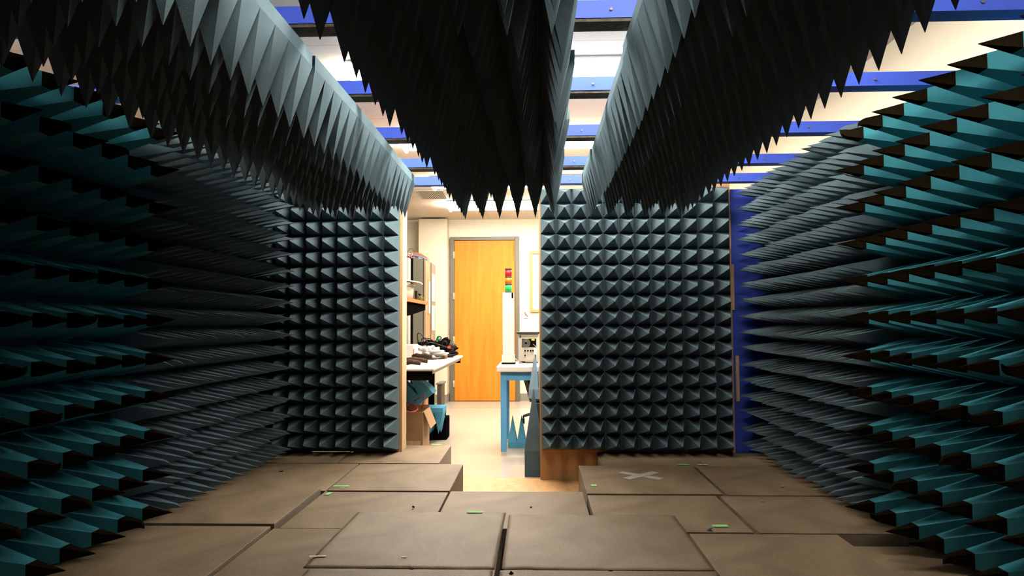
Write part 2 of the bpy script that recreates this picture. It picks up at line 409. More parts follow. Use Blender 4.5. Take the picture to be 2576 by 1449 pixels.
# side walls
far_g = ['next to the front wall', 'second from the front wall', 'third from the front wall']
far_t = ['adjoining the grey foam', 'second from the grey foam', 'nearest the camera']
for side, xw, word in (('right', XR, 'right'), ('left', XL, 'left')):
    sg = -1 if side == 'right' else 1
    y_end = 4.455 if side == 'right' else 4.212
    ncol = (6, 6, 4) if side == 'right' else (6, 6, 3)
    for ci in range(3):
        nc = ncol[ci]; yc = y_end - (sum(ncol[:ci]) + nc / 2) * .098
        for ri, (z0, nr) in enumerate(((0, 6), (6, 6), (12, 5))):
            zc = ZR + .012 + (z0 + nr / 2) * .1007
            absorber(K_side, nc, nr, (xw + sg * .012, yc, zc), side, 'grey spiked foam on the %s wall, %s, %s' % (word, rowname[ri], far_g[ci]),
                     'grey pyramid foam on the %s wall' % word, (random.uniform(-1.0, 1.0), random.uniform(-1.2, 1.2), 0))
    for ci in range(3):
        yc = y_end - sum(ncol) * .098 - .004 - (ci + .5) * 4 * .1524
        for ri, (z0, nr) in enumerate(((0, 4), (4, 4), (8, 3))):
            zc = ZR + .012 + (z0 + nr / 2) * .152
            absorber(K_teal, 4, nr, (xw + sg * .004, yc, zc), side, 'teal black-tipped foam on the %s wall, %s, %s' % (word, rowname[ri], far_t[ci]),
                     'teal pyramid foam on the %s wall' % word)
# front wall
fcol = {'left': [(6, -.889, 'beside the doorway'), (3, -.889 - 6 * .1016, 'in the dark left corner')],
        'right': [(6, .040, 'beside the doorway'), (6, .040 + 6 * .1016, 'beside the blue strip of wall')]}
for word, cols in fcol.items():
    for (nc, x0, cw) in cols:
        xc = x0 + nc * .1016 / 2 if word == 'right' else x0 - nc * .1016 / 2
        for ri, (z0, nr) in enumerate(((0, 6), (6, 6), (12, 5))):
            zc = ZR + .022 + (z0 + nr / 2) * .0993
            absorber(K_front, nc, nr, (xc, YF - .002, zc), 'front', 'grey short-spiked foam %s of the doorway, %s, %s' % (word, rowname[ri], cw),
                     'short pyramid foam on the front wall')
# ceiling bands
bands = [('left', -1.005), ('centre', -.145), ('right', .585)]
cn = ['far end by the doorway', 'second from the far end', 'third from the far end', 'fourth from the far end', 'nearest the camera']
for word, xc in bands:
    for ci in range(5):
        yc = 3.935 - (ci + .5) * .6136
        absorber(K_ceil, 6, 6, (xc + random.uniform(-.010, .010) - (.016 * ci if word == 'centre' else 0), yc, ZB - .024 - random.uniform(0, .012)), 'down',
                 'grey spiked foam hanging in the %s ceiling strip, %s' % (word, cn[ci]), 'pyramid foam panels in the ceiling strips', jt(.8))

# ------------------------------------------------------------------ raised floor tiles
def tile(x0, x1, y0, y1, label, top=ZR, m='tile', name='floor_tile', bot=.013, grp='raised floor tiles', bev=.004):
    o = B().box(x0, x1, y0, y1, bot, top - .006).build(name, M['tileside'], None, .001)
    B().box(x0, x1, y0, y1, top - .0058, top).build('tile_top', M[m], o, .0025)
    return tag(o, label, 'floor tile' if name == 'floor_tile' else 'mat', grp)
T = [
 (-1.19, -.578, 4.07, 4.66, 'brown floor tile running under the left doorway post', 0),
 (-1.81, -1.20, 4.07, 4.42, 'brown floor tile in the far left corner below the foam', 0),
 (-1.045, -.43, 3.405, 4.045, 'brown floor tile left of the walkway gap, with green tape on its front edge', 0),
 (-1.81, -1.057, 3.405, 4.06, 'brown floor tile on the left with a small dark hole', -.002),
 (-1.055, -.435, 2.79, 3.392, 'brown floor tile left of the walkway, one row nearer, with green tape at its corner', -.004),
 (-1.81, -1.075, 2.79, 3.392, 'brown floor tile on the left with a bright lit right edge', .014),
 (-.424, .232, 2.79, 3.40, 'brown floor tile in the middle, at the end of the walkway gap', -.001),
 (.250, .866, 2.765, 3.338, 'brown floor tile behind the right ribbed mat, green tape on its near corner', -.002),
 (.887, 1.60, 2.765, 3.336, 'brown floor tile on the right with a seam down its left side', -.004),
 (.250, .905, 3.352, 4.0, 'brown floor tile with the large taped cross', .003),
 (.926, 1.60, 3.354, 4.0, 'brown floor tile right of the taped cross tile', -.002),
 (.39, .985, 4.012, 4.42, 'brown floor tile under the right foam wall, nearer the doorway', -.003),
 (.99, 1.60, 4.012, 4.42, 'brown floor tile under the right foam wall, in the corner', -.003),
 (-1.81, -1.085, 2.10, 2.78, 'brown floor tile at the bottom left of the picture', .006),
 (-1.075, -.43, 2.10, 2.78, 'brown floor tile under the left ribbed mat', -.002),
 (-.42, -.139, 2.10, 2.78, 'narrow brown floor tile just left of the dark centre seam', -.002),
 (-.112, .245, 2.10, 2.78, 'narrow brown floor tile just right of the dark centre seam', -.002),
 (.255, .60, 2.10, 2.755, 'brown floor tile under the right ribbed mat', -.002),
 (.607, 1.185, 2.10, 2.750, 'brown floor tile right of the right ribbed mat', -.004),
 (1.195, 1.60, 2.10, 2.755, 'low dark brown floor tile at the foot of the right teal foam', -.05),
]
for x0, x1, y0, y1, lab, dz in T: tile(x0, x1, y0, y1, lab, ZR + dz)
def fmat(x0, x1, y0, y1, label, skew=0.0):
    """thin ribbed mat with a slightly wavy surface and rounded corners"""
    nx, ny = 40, 40; vs = []; fs = []; b = B()
    for j in range(ny + 1):
        for i in range(nx + 1):
            u, v = i / nx, j / ny
            x = x0 + (x1 - x0) * u + skew * v; y = y0 + (y1 - y0) * v
            e = min(u, 1 - u, v, 1 - v)
            z = ZR + .0040 + .0022 * noise.noise(Vector((x * 5, y * 5, 2))) + .002 * noise.noise(Vector((x * 14, y * 9, 5)))
            z -= .0035 * max(0, 1 - e / .03) ** 2
            vs.append((x, y, z))
    fs = [(j * (nx + 1) + i, j * (nx + 1) + i + 1, (j + 1) * (nx + 1) + i + 1, (j + 1) * (nx + 1) + i) for j in range(ny) for i in range(nx)]
    b.add(vs, fs, True); k = len(vs)
    rim = [i for i in range(nx + 1)] + [j * (nx + 1) + nx for j in range(1, ny + 1)] + [ny * (nx + 1) + i for i in range(nx - 1, -1, -1)] + [j * (nx + 1) for j in range(ny - 1, 0, -1)]
    low = [(vs[i][0], vs[i][1], ZR - .0015) for i in rim]
    b.v += [Vector(p) for p in low]; n = len(rim)
    for i in range(n): b.f.append([rim[i], k + i, k + (i + 1) % n, rim[(i + 1) % n]]); b.sm.append(False)
    b.f.append([k + i for i in range(n)][::-1]); b.sm.append(False)
    return tag(b.build('floor_mat', M['mat']), label, 'mat', 'ribbed floor mats')
fmat(-.798, -.142, 2.335, 3.02, 'ribbed brown floor mat left of the dark centre seam', .010)
fmat(-.118, .597, 2.335, 2.99, 'ribbed brown floor mat right of the dark centre seam', .0)
fmat(-.780, -.150, 1.70, 2.322, 'ribbed brown floor mat cut by the lower edge, left of the seam', .004)
fmat(-.122, .600, 1.70, 2.322, 'ribbed brown floor mat cut by the lower edge, right of the seam', .0)

# tapes, crumbs
def strip(p0, p1, wd, m, label, z=ZR, cat='tape', name='tape_strip', th=.0012, lift=.0):
    a = fl(*p0, z); b = fl(*p1, z); d = (b - a); d.z = 0; L = d.length; d.normalize(); s = Vector((-d.y, d.x, 0)) * wd / 2
    n = 8; bb = B(); vs = []
    for i in range(n + 1):
        p = a + d * L * i / n + Vector((0, 0, lift)); jit = 1 + .10 * noise.noise(Vector((i * 1.7, p0[0], 0)))
        for q, zz in ((-1, 0), (1, 0), (1, th), (-1, th)): vs.append(p + s * q * jit + Vector((0, 0, zz)))
    fs = []
    for i in range(n):
        for k in range(4): fs.append((i * 4 + k, i * 4 + (k + 1) % 4, (i + 1) * 4 + (k + 1) % 4, (i + 1) * 4 + k))
    fs += [(3, 2, 1, 0), (n * 4, n * 4 + 1, n * 4 + 2, n * 4 + 3)]
    bb.add(vs, fs)
    o = bb.build(name, M[m]); return tag(o, label, cat, None)
MT = ZR + .0068
strip((820, 1245), (833, 1239), .022, 'greentape', 'green tape scrap at the corner of the left tile, set at a slant', z=ZR - .002)
strip((838, 1223), (878, 1223), .02, 'greentape', 'green tape strip on the front edge of the tile left of the walkway', z=ZR + .001)
strip((1086, 1118), (1110, 1118), .02, 'greentape', 'green tape strip on the farthest tile by the doorway', z=ZR + .001)
strip((1175, 1288), (1214, 1288), .022, 'greentape', 'green tape strip at the far edge of the left ribbed mat', z=MT)
strip((1703, 1169), (1733, 1169), .02, 'greentape', 'green tape strip behind the taped cross tile', z=ZR)
strip((1755, 1169), (1780, 1169), .016, 'whitetape', 'beige tape strip beside the green one behind the cross tile', z=ZR)
strip((1487, 1221), (1501, 1221), .034, 'greentape', 'small square of green tape on the left corner of the cross tile', z=ZR + .004)
strip((1792, 1323), (1831, 1323), .028, 'greentape', 'green tape strip in front of the right tile seam', z=ZR)
strip((2045, 1231), (2078, 1231), .014, 'greentape', 'thin green tape strip near the foot of the right grey foam', z=ZR)
strip((532, 1216), (552, 1216), .014, 'greentape', 'faint green tape strip near the foot of the left grey foam', z=ZR)
strip((355, 1308), (370, 1306), .014, 'greentape', 'faint green tape scrap at the tips of the left teal foam', z=ZR - .011)
strip((308, 1446), (355, 1446), .024, 'greentape', 'green tape strip at the bottom left corner of the picture', z=ZR - .011)
strip((778, 1400), (820, 1399), .012, 'whitetape', 'white tape strip on the left corner of the left ribbed mat', z=MT)
strip((1010, 1401), (1024, 1401), .008, 'whitetape', 'tiny white tape scrap near the front edge of the left ribbed mat', z=MT)
# the cross of grey tape
a0, a1 = fl(1561, 1188, ZR + .0035), fl(1664, 1205, ZR + .0035); c0, c1 = fl(1575, 1205, ZR + .0035), fl(1650, 1188, ZR + .0035)
t = thing('taped_cross', 'large cross of grey tape on the floor tile right of the walkway', 'tape', ((a0.x + a1.x) / 2, (a0.y + a1.y) / 2, ZR + .003))
for k, (p, q) in enumerate(((a0, a1), (c0, c1))):
    d = (q - p).normalized(); s = Vector((-d.y, d.x, 0)) * .026; zz = Vector((0, 0, .001 * (k + 1)))
    vs = [p - s, q - s * 1.08, q + s, p + s * .95]
    B().add([v for v in vs] + [v + zz for v in vs], [(3, 2, 1, 0), (4, 5, 6, 7), (0, 1, 5, 4), (1, 2, 6, 5), (2, 3, 7, 6), (3, 0, 4, 7)]).build('tape_strip', M['greytape'], t)
for px, py, r, m, lab in ((1785, 1334, .011, 'crumb', 'grey foam crumb lying on the seam of the right tiles'), (1968, 1225, .006, 'crumb', 'small foam crumb on the right rear tile'),
                          (1918, 1261, .006, 'crumb', 'small foam crumb on the tile right of the seam'), (1040, 1277, .006, 'tip', 'black crumb behind the left ribbed mat'),
                          (1286, 1447, .008, 'tip', 'dark crumb at the lower edge by the centre seam'), (1336, 1277, .004, 'tip', 'tiny black crumb behind the right ribbed mat')):
    p = fl(px, py, ZR); B_ = B().blob((p.x, p.y, ZR + r * .6), r, r, r * .7, seed=px, rough=.6, nu=10, nv=6)
    tag(B_.build('foam_crumb', M[m]), lab, 'crumb', 'crumbs on the floor tiles')
p = fl(707, 1186, ZR - .002); tag(B().tube([(p.x, p.y, ZR - .003), (p.x, p.y, ZR - .0005)], .012, 12).build('hole_disc', M['tip']), 'small round black disc standing for the dark hole in the left floor tile', 'hole')  # black disc paints the dark inside of a hole

# wood strips on the blue wall
for (x0, y0, x1, y1, lab) in ((1829, 540, 1839, 622, 'top one, mostly behind the foam'), (1838, 665, 1848, 780, 'middle one'), (1850, 895, 1861, 1010, 'lowest one')):
    a = at(x0, y0, 4.482); b = at(x1, y1, 4.482)
    o = B().box(a.x, b.x, 4.478, 4.489, b.z, a.z).build('wood_strip', M['plyedge'], None, .001)
    tag(o, 'thin bare wood strip on the blue wall, ' + lab, 'wood strip', 'wood strips on the blue wall')

# ------------------------------------------------------------------ LAB: right side
TZ = .69
p0 = fl(1246, 925, TZ); tx0 = p0.x; ty0 = 5.26; ty1 = 5.95
t = thing('work_table', 'white-topped work table with square blue legs right of the doorway', 'table', (tx0 + .5, 5.6, 0))
B().box(tx0, tx0 + 1.5, ty0, ty1, TZ - .045, TZ).build('tabletop', M['white'], t, .006)
B().box(tx0 + .05, tx0 + 1.45, ty0 + .03, ty0 + .06, TZ - .11, TZ - .0455).box(tx0 + .05, tx0 + 1.45, ty1 - .06, ty1 - .03, TZ - .11, TZ - .0455).box(tx0 + .03, tx0 + .05, ty0 + .06, ty1 - .06, TZ - .11, TZ - .0455).build('apron', M['tableblue'], t)
for lx in (tx0 + .03, tx0 + 1.43):
    for ly in (ty0 + .025, ty1 - .07):
        g = B().box(lx, lx + .045, ly, ly + .045, .03, TZ - .046).build('leg', M['tableblue'], t, .002)
        B().box(lx + .003, lx + .042, ly + .003, ly + .042, 0, .03).build('foot', M['chrome'], g)
# stack light tower
sy = 5.55
a = at(1264, 736, sy); b = at(1293, 893, sy)
xc = (a.x + b.x) / 2; hw = (b.x - a.x) / 2
t = thing('signal_tower', 'white square post with red, orange and green signal lights standing on the table', 'signal light', (xc, sy, TZ))
B().box(xc - hw * 1.2, xc + hw * 1.2, sy - .015, sy + hw * 2.4, TZ, TZ + .012).build('base_plate', M['black'], t)
zb = at(1270, 893, sy).z
B().box(xc - hw * 1.14, xc + hw * 1.14, sy - .008, sy + hw * 2.3, TZ + .012, zb).build('base_sleeve', M['white'], t, .002)
B().box(xc - hw, xc + hw, sy, sy + hw * 2, zb, a.z).build('post', M['white'], t, .003)
cl = at(1287, 737, sy).x
B().box(cl, cl + .013, sy - .004, sy, a.z - .045, a.z).build('clip', M['black'], t)
B().box(xc - hw - .002, xc - hw, sy, sy + .02, a.z - .03, a.z).build('clip', M['black'], t)
cyl_x = at(1278.5, 700, sy).x; rr = (at(1287, 700, sy).x - at(1270, 700, sy).x) / 2
def seg(y0, y1, nm, m, k=1.0):
    z1 = at(1278, y0, sy).z; z0 = at(1278, y1, sy).z
    return B().tube([(cyl_x, sy + hw, z0), (cyl_x, sy + hw, z1)], rr * k, 24).build(nm, m, t)
seg(674, 679, 'cap', M['darkgrey']); seg(679, 694, 'red_light', M['red']); seg(694, 698, 'collar', M['darkgrey'], 1.01)
seg(698, 713, 'orange_light', M['orange']); seg(713, 717, 'collar', M['darkgrey'], 1.01); seg(717, 733, 'green_light', M['green']); seg(733, 736, 'collar', M['darkgrey'])
# instrument
iy = 5.68
a = at(1303, 840, iy); b = at(1356, 914, iy)
t = thing('instrument_case', 'beige instrument case with round fan opening and knobs on the blue-legged table', 'instrument', ((a.x + b.x) / 2, iy, TZ))
ix0, ix1, iz0, iz1 = a.x, b.x, TZ + .014, a.z
B().box(ix0, ix1, iy, iy + .26, iz0, iz1).build('case', M['offwhite'], t, .006)
B().box(ix0 - .012, ix1 + .01, iy - .01, iy + .28, iz1, iz1 + .016).build('lid', M['darkgrey'], t, .003)
for x in (ix0 + .03, ix1 - .05):
    B().box(x, x + .025, iy + .03, iy + .06, TZ, iz0).box(x, x + .025, iy + .2, iy + .23, TZ, iz0).build('foot', M['black'], t)
fa = at(1313, 852, iy); fb = at(1349, 873, iy)
B().box(fa.x, fb.x, iy - .003, iy, fb.z, fa.z).build('opening', M['black'], t, .001)
fc = at(1323, 863, iy)
fan = B()
for r_ in (.036, .030, .024, .018, .012):
    fan.tube([(fc.x + r_ * math.cos(k * math.pi / 12), iy - .006, fc.z + r_ * math.sin(k * math.pi / 12)) for k in range(25)], .0012, 5, caps=False)
fan.build('fan_grille', M['greymetal'], t)
ya = at(1337, 853, iy); B().box(ya.x, ya.x + .026, iy - .008, iy - .004, ya.z - .012, ya.z).build('yellow_label', M['yellow'], t)
for px in (1321, 1328, 1335, 1341):
    k = at(px, 882, iy); B().tube([(k.x, iy - .012, k.z), (k.x, iy, k.z)], .0075, 12).build('knob', M['black'], t)
k = at(1321, 894, iy); B().tube([(k.x, iy - .01, k.z), (k.x, iy, k.z)], .006, 12).build('knob', M['black'], t)
k = at(1309, 846, iy); B().box(k.x - .007, k.x + .007, iy - .006, iy, k.z - .01, k.z + .008).build('latch', M['darkgrey'], t)
B().box(ix0 + .008, ix1 - .008, iy - .004, iy - .001, iz1 - .022, iz1 - .006).build('trim_bar', M['greymetal'], t)
k = at(1346, 876, iy - .05); kk = at(1346, 892, iy - .05)
t = thing('white_adapter', 'small white adapter hanging on a cable in front of the instrument case', 'adapter', (k.x, iy - .05, k.z))
B().box(k.x - .012, k.x + .012, iy - .06, iy - .04, kk.z, k.z).build('plug_body', M['white'], t, .004)
k2 = at(1345, 905, iy - .05); B().tube([(k.x, iy - .05, kk.z), (k.x + .004, iy - .05, (kk.z + k2.z) / 2), (k2.x, iy - .05, k2.z)], .004, 6).build('cord', M['black'], t)
k3 = at(1341, 866, iy - .015); B().tube([(k.x, iy - .05, k.z), (k.x + .002, iy - .04, k.z + .02), (k3.x, iy - .012, k3.z)], .003, 6).build('cord', M['greymetal'], t)
# white cable across table top
pts = []
for px, py in ((1288, 891), (1291, 897), (1298, 904), (1310, 912), (1325, 918), (1341, 921)):
    q = at(px, py, sy - .02) if py < 908 else fl(px, py, TZ + .005)
    pts.append(q)
tag(B().tube(pts, .0035, 6).build('white_cable', M['white']), 'thin white cable trailing from the signal post over the table', 'cable')

# block of lab foam: pyramids standing on a base, local frame; returned thing
def foam_block(name_lab, loc, rot, nx, ny, px, py, slab, L, m, rows=None):
    t = thing('foam_absorber', name_lab, 'foam absorber', loc)
    t.rotation_euler = rot
    X, Y = nx * px / 2, ny * py / 2
    vs = [(x, y, z) for z in (0, slab) for y in (-Y, Y) for x in (-X, X)]
    me = bpy.data.meshes.new('foam_base'); me.from_pydata(vs, [], [(0, 2, 3, 1), (4, 5, 7, 6), (0, 1, 5, 4), (2, 6, 7, 3), (0, 4, 6, 2), (1, 3, 7, 5)]); me.materials.append(m)
    o = bpy.data.objects.new('foam_base', me); C.objects.link(o); o.parent = t
    pm = [pyr('foam_pyramid', px, py, L, m, (random.uniform(-.006, .006), random.uniform(-.006, .006))) for _ in range(3)]
    for j in range(ny):
        for i in range(nx):
            p = bpy.data.objects.new('pyramid', random.choice(pm)); C.objects.link(p); p.parent = t
            p.location = (-X + (i + .5) * px, -Y + (j + .5) * py, slab - .0005)
    return t
# teal absorber on the floor under the table
a = fl(1277, 1127, 0); b = fl(1330, 1127, 0)
wd = .076
foam_block('teal foam absorber with upright spikes on the floor under the table', (a.x + wd * 1.5, a.y + wd * 1.0, .001), (0, 0, 0), 3, 2, wd * .98, wd, .045, .21, M['labteal'])
# big dark grey absorber standing just outside the doorway
a = fl(1319, 1200, 0); a2 = at(1345, 1040, a.y + .1)
foam_block('tall dark grey foam absorber standing on the floor behind the right doorway post', (a.x + .19, a.y + .13, .001), (0, 0, 0), 3, 2, .125, .125, .17, .40, M['foam'])
# blue-grey absorber leaning against the table front
a = at(1332, 985, 5.12)
foam_block('blue-grey foam absorber with thin upright spikes standing on a dark box before the table', (a.x + .125, 5.09, at(1340, 1012, 5.1).z + .024), (R(-3), R(4), R(8)), 5, 3, .05, .05, .07, .25, mat('pale_blue_foam', (.10, .165, .215), .9, .12, 6))
# office chair behind
cx, cy = .115, 6.95
t = thing('office_chair', 'black office chair behind the blue-legged table, only its base arms showing', 'chair', (cx, cy, 0))
sz = .44
B().box(cx - .16, cx + .26, cy - .20, cy + .22, sz - .075, sz - .008).build('seat', M['darkgrey'], t, .02)
B().tube([(cx, cy, .12), (cx, cy, sz - .075)], .028, 12).build('gas_column', M['black'], t)
for k in range(5):
    an = R(100 + 72 * k); ex, ey = cx + .24 * math.cos(an), cy + .24 * math.sin(an)
    g = B().tube([(cx, cy, .13), (cx + .14 * math.cos(an), cy + .14 * math.sin(an), .105), (ex, ey, .075)], .020, 8, .013).build('base_arm', M['darkgrey'], t)
    B().tube([(ex - .012, ey, .025), (ex + .012, ey, .025)], .025, 14).tube([(ex, ey, .045), (ex, ey, .08)], .008, 8).build('caster', M['black'], g)
gz = at(1340, 1012, 5.1).z + .018; gx = at(1341, 1012, 5.0).x
tag(B().box(gx, gx + .24, 4.99, 5.20, 0, gz - .012).build('dark_carton', M['darkgrey'], None, .004), 'narrow dark grey box holding up the blue-grey foam absorber', 'box')
# black bin hanging below the table
a = at(1318, 945, 5.75); b = at(1341, 1010, 5.75)
t = thing('black_bag', 'black tapering bag hanging under the blue table by its brown strap', 'bag', (a.x + .05, 5.75, b.z))
B().prism([(a.x, a.z + .0), (a.x + .16, a.z), (a.x + .16, b.z + .02), (a.x + .08, b.z), (a.x + .055, b.z + .03)], 5.68, 5.80, 'y').build('bag_body', M['black'], t, .006)
B().prism([(a.x - .01, a.z), (a.x + .03, a.z), (a.x + .075, b.z + .01), (a.x + .05, b.z + .005)], 5.66, 5.679, 'y').build('strap', M['olive'], t)

# far-wall fittings
a = at(1332, 632, 8.97); b = at(1332, 785, 8.97)
t = thing('notice_board', 'white notice board in an oak frame on the cream block wall', 'notice board', (a.x + .6, 8.99, b.z))
fx0, fx1, fz0, fz1 = a.x, a.x + 1.2, b.z, a.z
B().box(fx0, fx1, 8.965, 8.998, fz1 - .035, fz1).box(fx0, fx1, 8.965, 8.998, fz0, fz0 + .035).box(fx0, fx0 + .038, 8.965, 8.998, fz0 + .035, fz1 - .035).box(fx1 - .038, fx1, 8.965, 8.998, fz0 + .035, fz1 - .035).build('board_frame', M['oakframe'], t)
B().box(fx0 + .038, fx1 - .038, 8.985, 8.998, fz0 + .035, fz1 - .035).build('board_panel', M['paper'], t)
for px, py in ((1342, 707), (1345, 731), (1344, 697), (1352, 677)):
    q = at(px, py, 8.98); B().tube([(q.x, 8.975, q.z), (q.x, 8.985, q.z)], .005, 8).build('pin', M['redwire'] if px != 1345 else M['black'], t)
a = at(1317.5, 783, 8.98); b = at(1328.5, 800, 8.98)
t = thing('wall_switch', 'small metal wall switch plate marked in red beside the door', 'switch', ((a.x + b.x) / 2, 8.99, b.z))
B().box(a.x, b.x, 8.988, 8.999, b.z, a.z).build('plate', M['chrome'], t, .002)
B().box(a.x + .006, b.x - .006, 8.985, 8.988, b.z + .008, a.z - .008).build('face', M['paper'], t)
B().box(a.x + .008, a.x + .03, 8.983, 8.985, a.z - .035, a.z - .015).box(b.x - .02, b.x - .008, 8.983, 8.985, b.z + .015, b.z + .04).build('red_mark', M['redwire'], t)
B().box((a.x + b.x) / 2 - .005, (a.x + b.x) / 2 + .005, 8.972, 8.985, (a.z + b.z) / 2 - .012, (a.z + b.z) / 2 + .008).build('toggle', M['black'], t)
a = at(1341, 802, 8.98); b = at(1341, 836, 8.98)
tag(B().box(a.x, a.x + .216, 8.992, 8.999, b.z, a.z).build('paper_sheet', M['paper']), 'blank paper sheet taped to the wall under the notice board', 'paper')

# ------------------------------------------------------------------ LAB: left side
BZ = .72
q0 = fl(1092, 926, BZ); q1 = fl(1164, 894, BZ)
bx0, bx1, by0, by1 = -2.3, q0.x, q0.y, q1.y
t = thing('lab_bench', 'white-topped lab bench with black supports left of the doorway', 'bench', ((bx0 + bx1) / 2, (by0 + by1) / 2, 0))
B().box(bx0, bx1, by0, by1, BZ - .022, BZ).build('worktop', M['white'], t, .008)
B().box(bx0, bx1 - .02, by0 + .02, by0 + .05, BZ - .085, BZ - .0225).build('cross_rail', M['black'], t)
B().box(bx0, bx1 - .02, by1 - .06, by1 - .03, BZ - .07, BZ - .0225).build('cross_rail', M['black'], t)
B().box(bx1 - .05, bx1 - .021, by0 + .06, by1 - .07, BZ - .045, BZ - .0225).build('side_rail', M['offwhite'], t)
for xx, yy in ((bx1 - .30, by1 - .2), (bx0 + .1, by1 - .2), (bx0 + .1, by0 + .1)):
    g = B().box(xx, xx + .05, yy, yy + .05, .02, BZ - .0226).build('leg', M['black'], t)
# shelf above the bench
s0 = at(1021, 745, 5.0); 
sx1 = at(1076, 770, 5.95).x; szz = at(1073, 759, 5.95).z
t = thing('shelf', 'wooden shelf on black brackets above the lab bench', 'shelf', (-1.4, 5.6, szz - .03))
sy0 = 4.75
B().prism([(-2.0, sy0), (sx1 - .012, sy0), (sx1, sy0 + .1), (sx1, 5.95), (-2.0, 5.95)], szz - .028, szz, 'z').build('shelf_board', wood('shelf_wood', (.18, .07, .018), (.25, .105, .03), .6, (1.1, 14, 14), .1), t)
B().prism([(sy0 + .02, szz - .029), (5.94, szz - .029), (5.94, szz - .075), (5.80, szz - .085), (sy0 + .45, szz - .13), (sy0 + .02, szz - .15)], sx1 - .05, sx1 - .02, 'x').build('bracket', M['black'], t)
B().box(-2.0, sx1 - .06, sy0 + .02, 5.92, szz - .06, szz - .029).build('shelf_frame', M['black'], t)
for xx in (-1.22, -1.86):
    B().box(xx, xx + .05, 5.955, 6.0, BZ + .001, szz - .03).build('upright', M['black'], t)
B().box(-1.30, -1.20, 5.45, 5.955, szz - .16, szz - .061).build('bracket', M['black'], t)
# pale panel behind shelf (cabinet side)
a = at(1028, 648, 6.9)
t = thing('pale_cabinet', 'pale grey cabinet behind the shelf, at the left edge of the doorway view', 'cabinet', (a.x - .3, 7.0, 0))
M['palegrey'] = mat('pale_grey_steel', (.20, .195, .18), .5, .05, 5)
B().box(a.x - .7, a.x, 6.9, 7.02, .06, a.z).build('body', M['palegrey'], t, .003)
B().box(a.x - .68, a.x - .02, 6.92, 7.0, 0, .06).build('plinth', M['black'], t)
B().box(a.x - .66, a.x - .35, 6.885, 6.899, .1, a.z - .03).build('door', M['palegrey'], t, .002)
B().box(a.x - .34, a.x - .02, 6.885, 6.899, .1, a.z - .03).build('door', M['palegrey'], t, .002)
# tall metal cabinet: side faces the camera, doors face right
cy0 = 7.6; ctop = at(1066, 650, cy0).z; cxr = at(1066, 800, cy0).x; cxl = at(1030, 800, cy0).x; cy1 = 8.35
t = thing('tall_cabinet', 'tall olive-grey metal cabinet with glazed peach doors and papers on them', 'cabinet', ((cxl + cxr) / 2, 8.0, 0))
B().box(cxl, cxr, cy0, cy1, 0.0, ctop).build('body', M['olive'], t, .003)
B().box(cxl, at(1039, 800, cy0).x, cy0 - .008, cy0 - .0005, 0, ctop).build('side_channel', M['black'], t)
B().box(cxr - .006, cxr + .003, cy0 - .006, cy0 - .0005, 0, ctop).build('edge_strip', M['darkgrey'], t)
ym = (cy0 + cy1) / 2 - .02
d1 = B().box(cxr + .001, cxr + .022, cy0 + .01, ym - .012, .05, ctop - .02).build('door', M['peach'], t, .002)
B().box(cxr + .0225, cxr + .027, cy0 + .19, ym - .05, ctop - .62, ctop - .25).build('framed_notice', M['paper'], d1)
B().box(cxr + .0225, cxr + .025, cy0 + .155, cy0 + .19, ctop - .64, ctop - .23).build('notice_edge', M['steel_taupe'], d1)
B().box(cxr + .001, cxr + .03, ym - .012, ym + .035, .05, ctop - .02).build('centre_post', M['steel_taupe'], t)
d2 = B().box(cxr + .001, cxr + .022, ym + .035, cy1 - .01, .05, ctop - .02).build('door', M['greymetal'], t, .002)
for z0, z1 in ((ctop - .47, ctop - .14), (ctop - .82, ctop - .52)):
    B().box(cxr + .0225, cxr + .024, ym + .10, cy1 - .06, z0, z1).build('paper_sheet', M['paper'], d2)
B().box(cxr + .03, cxr + .05, ym - .02, ym + .06, ctop - .95, ctop - .88).build('latch_handle', M['chrome'], t, .003)
# stuff on the cabinet
ctop += .001
t = thing('copper_roll', 'curved copper-coloured sheet with blue edge lying on top of the tall cabinet', 'sheet', (cxr - .1, 7.8, ctop))
arc = []; 
for k in range(13):
    px = 1038 + 37 * k / 12; u = k / 12
    arc.append((at(px, 634 + 9 * (u ** 2.2) * 1.6, 7.75), at(px, 643 + 10 * (u ** 2.0), 7.75)))
vs = []; fs = []
for (a, b) in arc:
    vs += [a, b, b + Vector((0, .16, 0)), a + Vector((0, .16, 0))]
for i in range(12):
    for k in range(4): fs.append((i * 4 + k, (i + 1) * 4 + k, (i + 1) * 4 + (k + 1) % 4, i * 4 + (k + 1) % 4))
fs += [(0, 1, 2, 3), (48, 51, 50, 49)]
B().add(vs, fs, False).build('sheet_body', M['copper'], t)
B().tube([b - Vector((0, .008, 0.004)) for a, b in arc], .007, 6).build('blue_edge', M['bluetrim'], t)
t = tag(B().blob(at(1031, 641, 7.9) + Vector((-.01, .08, -.02)), .045, .05, .045, 3, .6, flat=ctop).build('crumpled_bag', M['pink']), 'crumpled pinkish bag on top of the tall cabinet', 'bag')
pts = [at(1026 + 16 * (0.5 - .5 * math.cos(math.pi * k / 10)), 636 - 11 * math.sin(math.pi * k / 10), 7.8) for k in range(11)]
tag(B().tube(pts, .003, 5).build('wire_loop', M['darkgrey']), 'thin wire loop rising above the crumpled bag on the cabinet', 'wire')
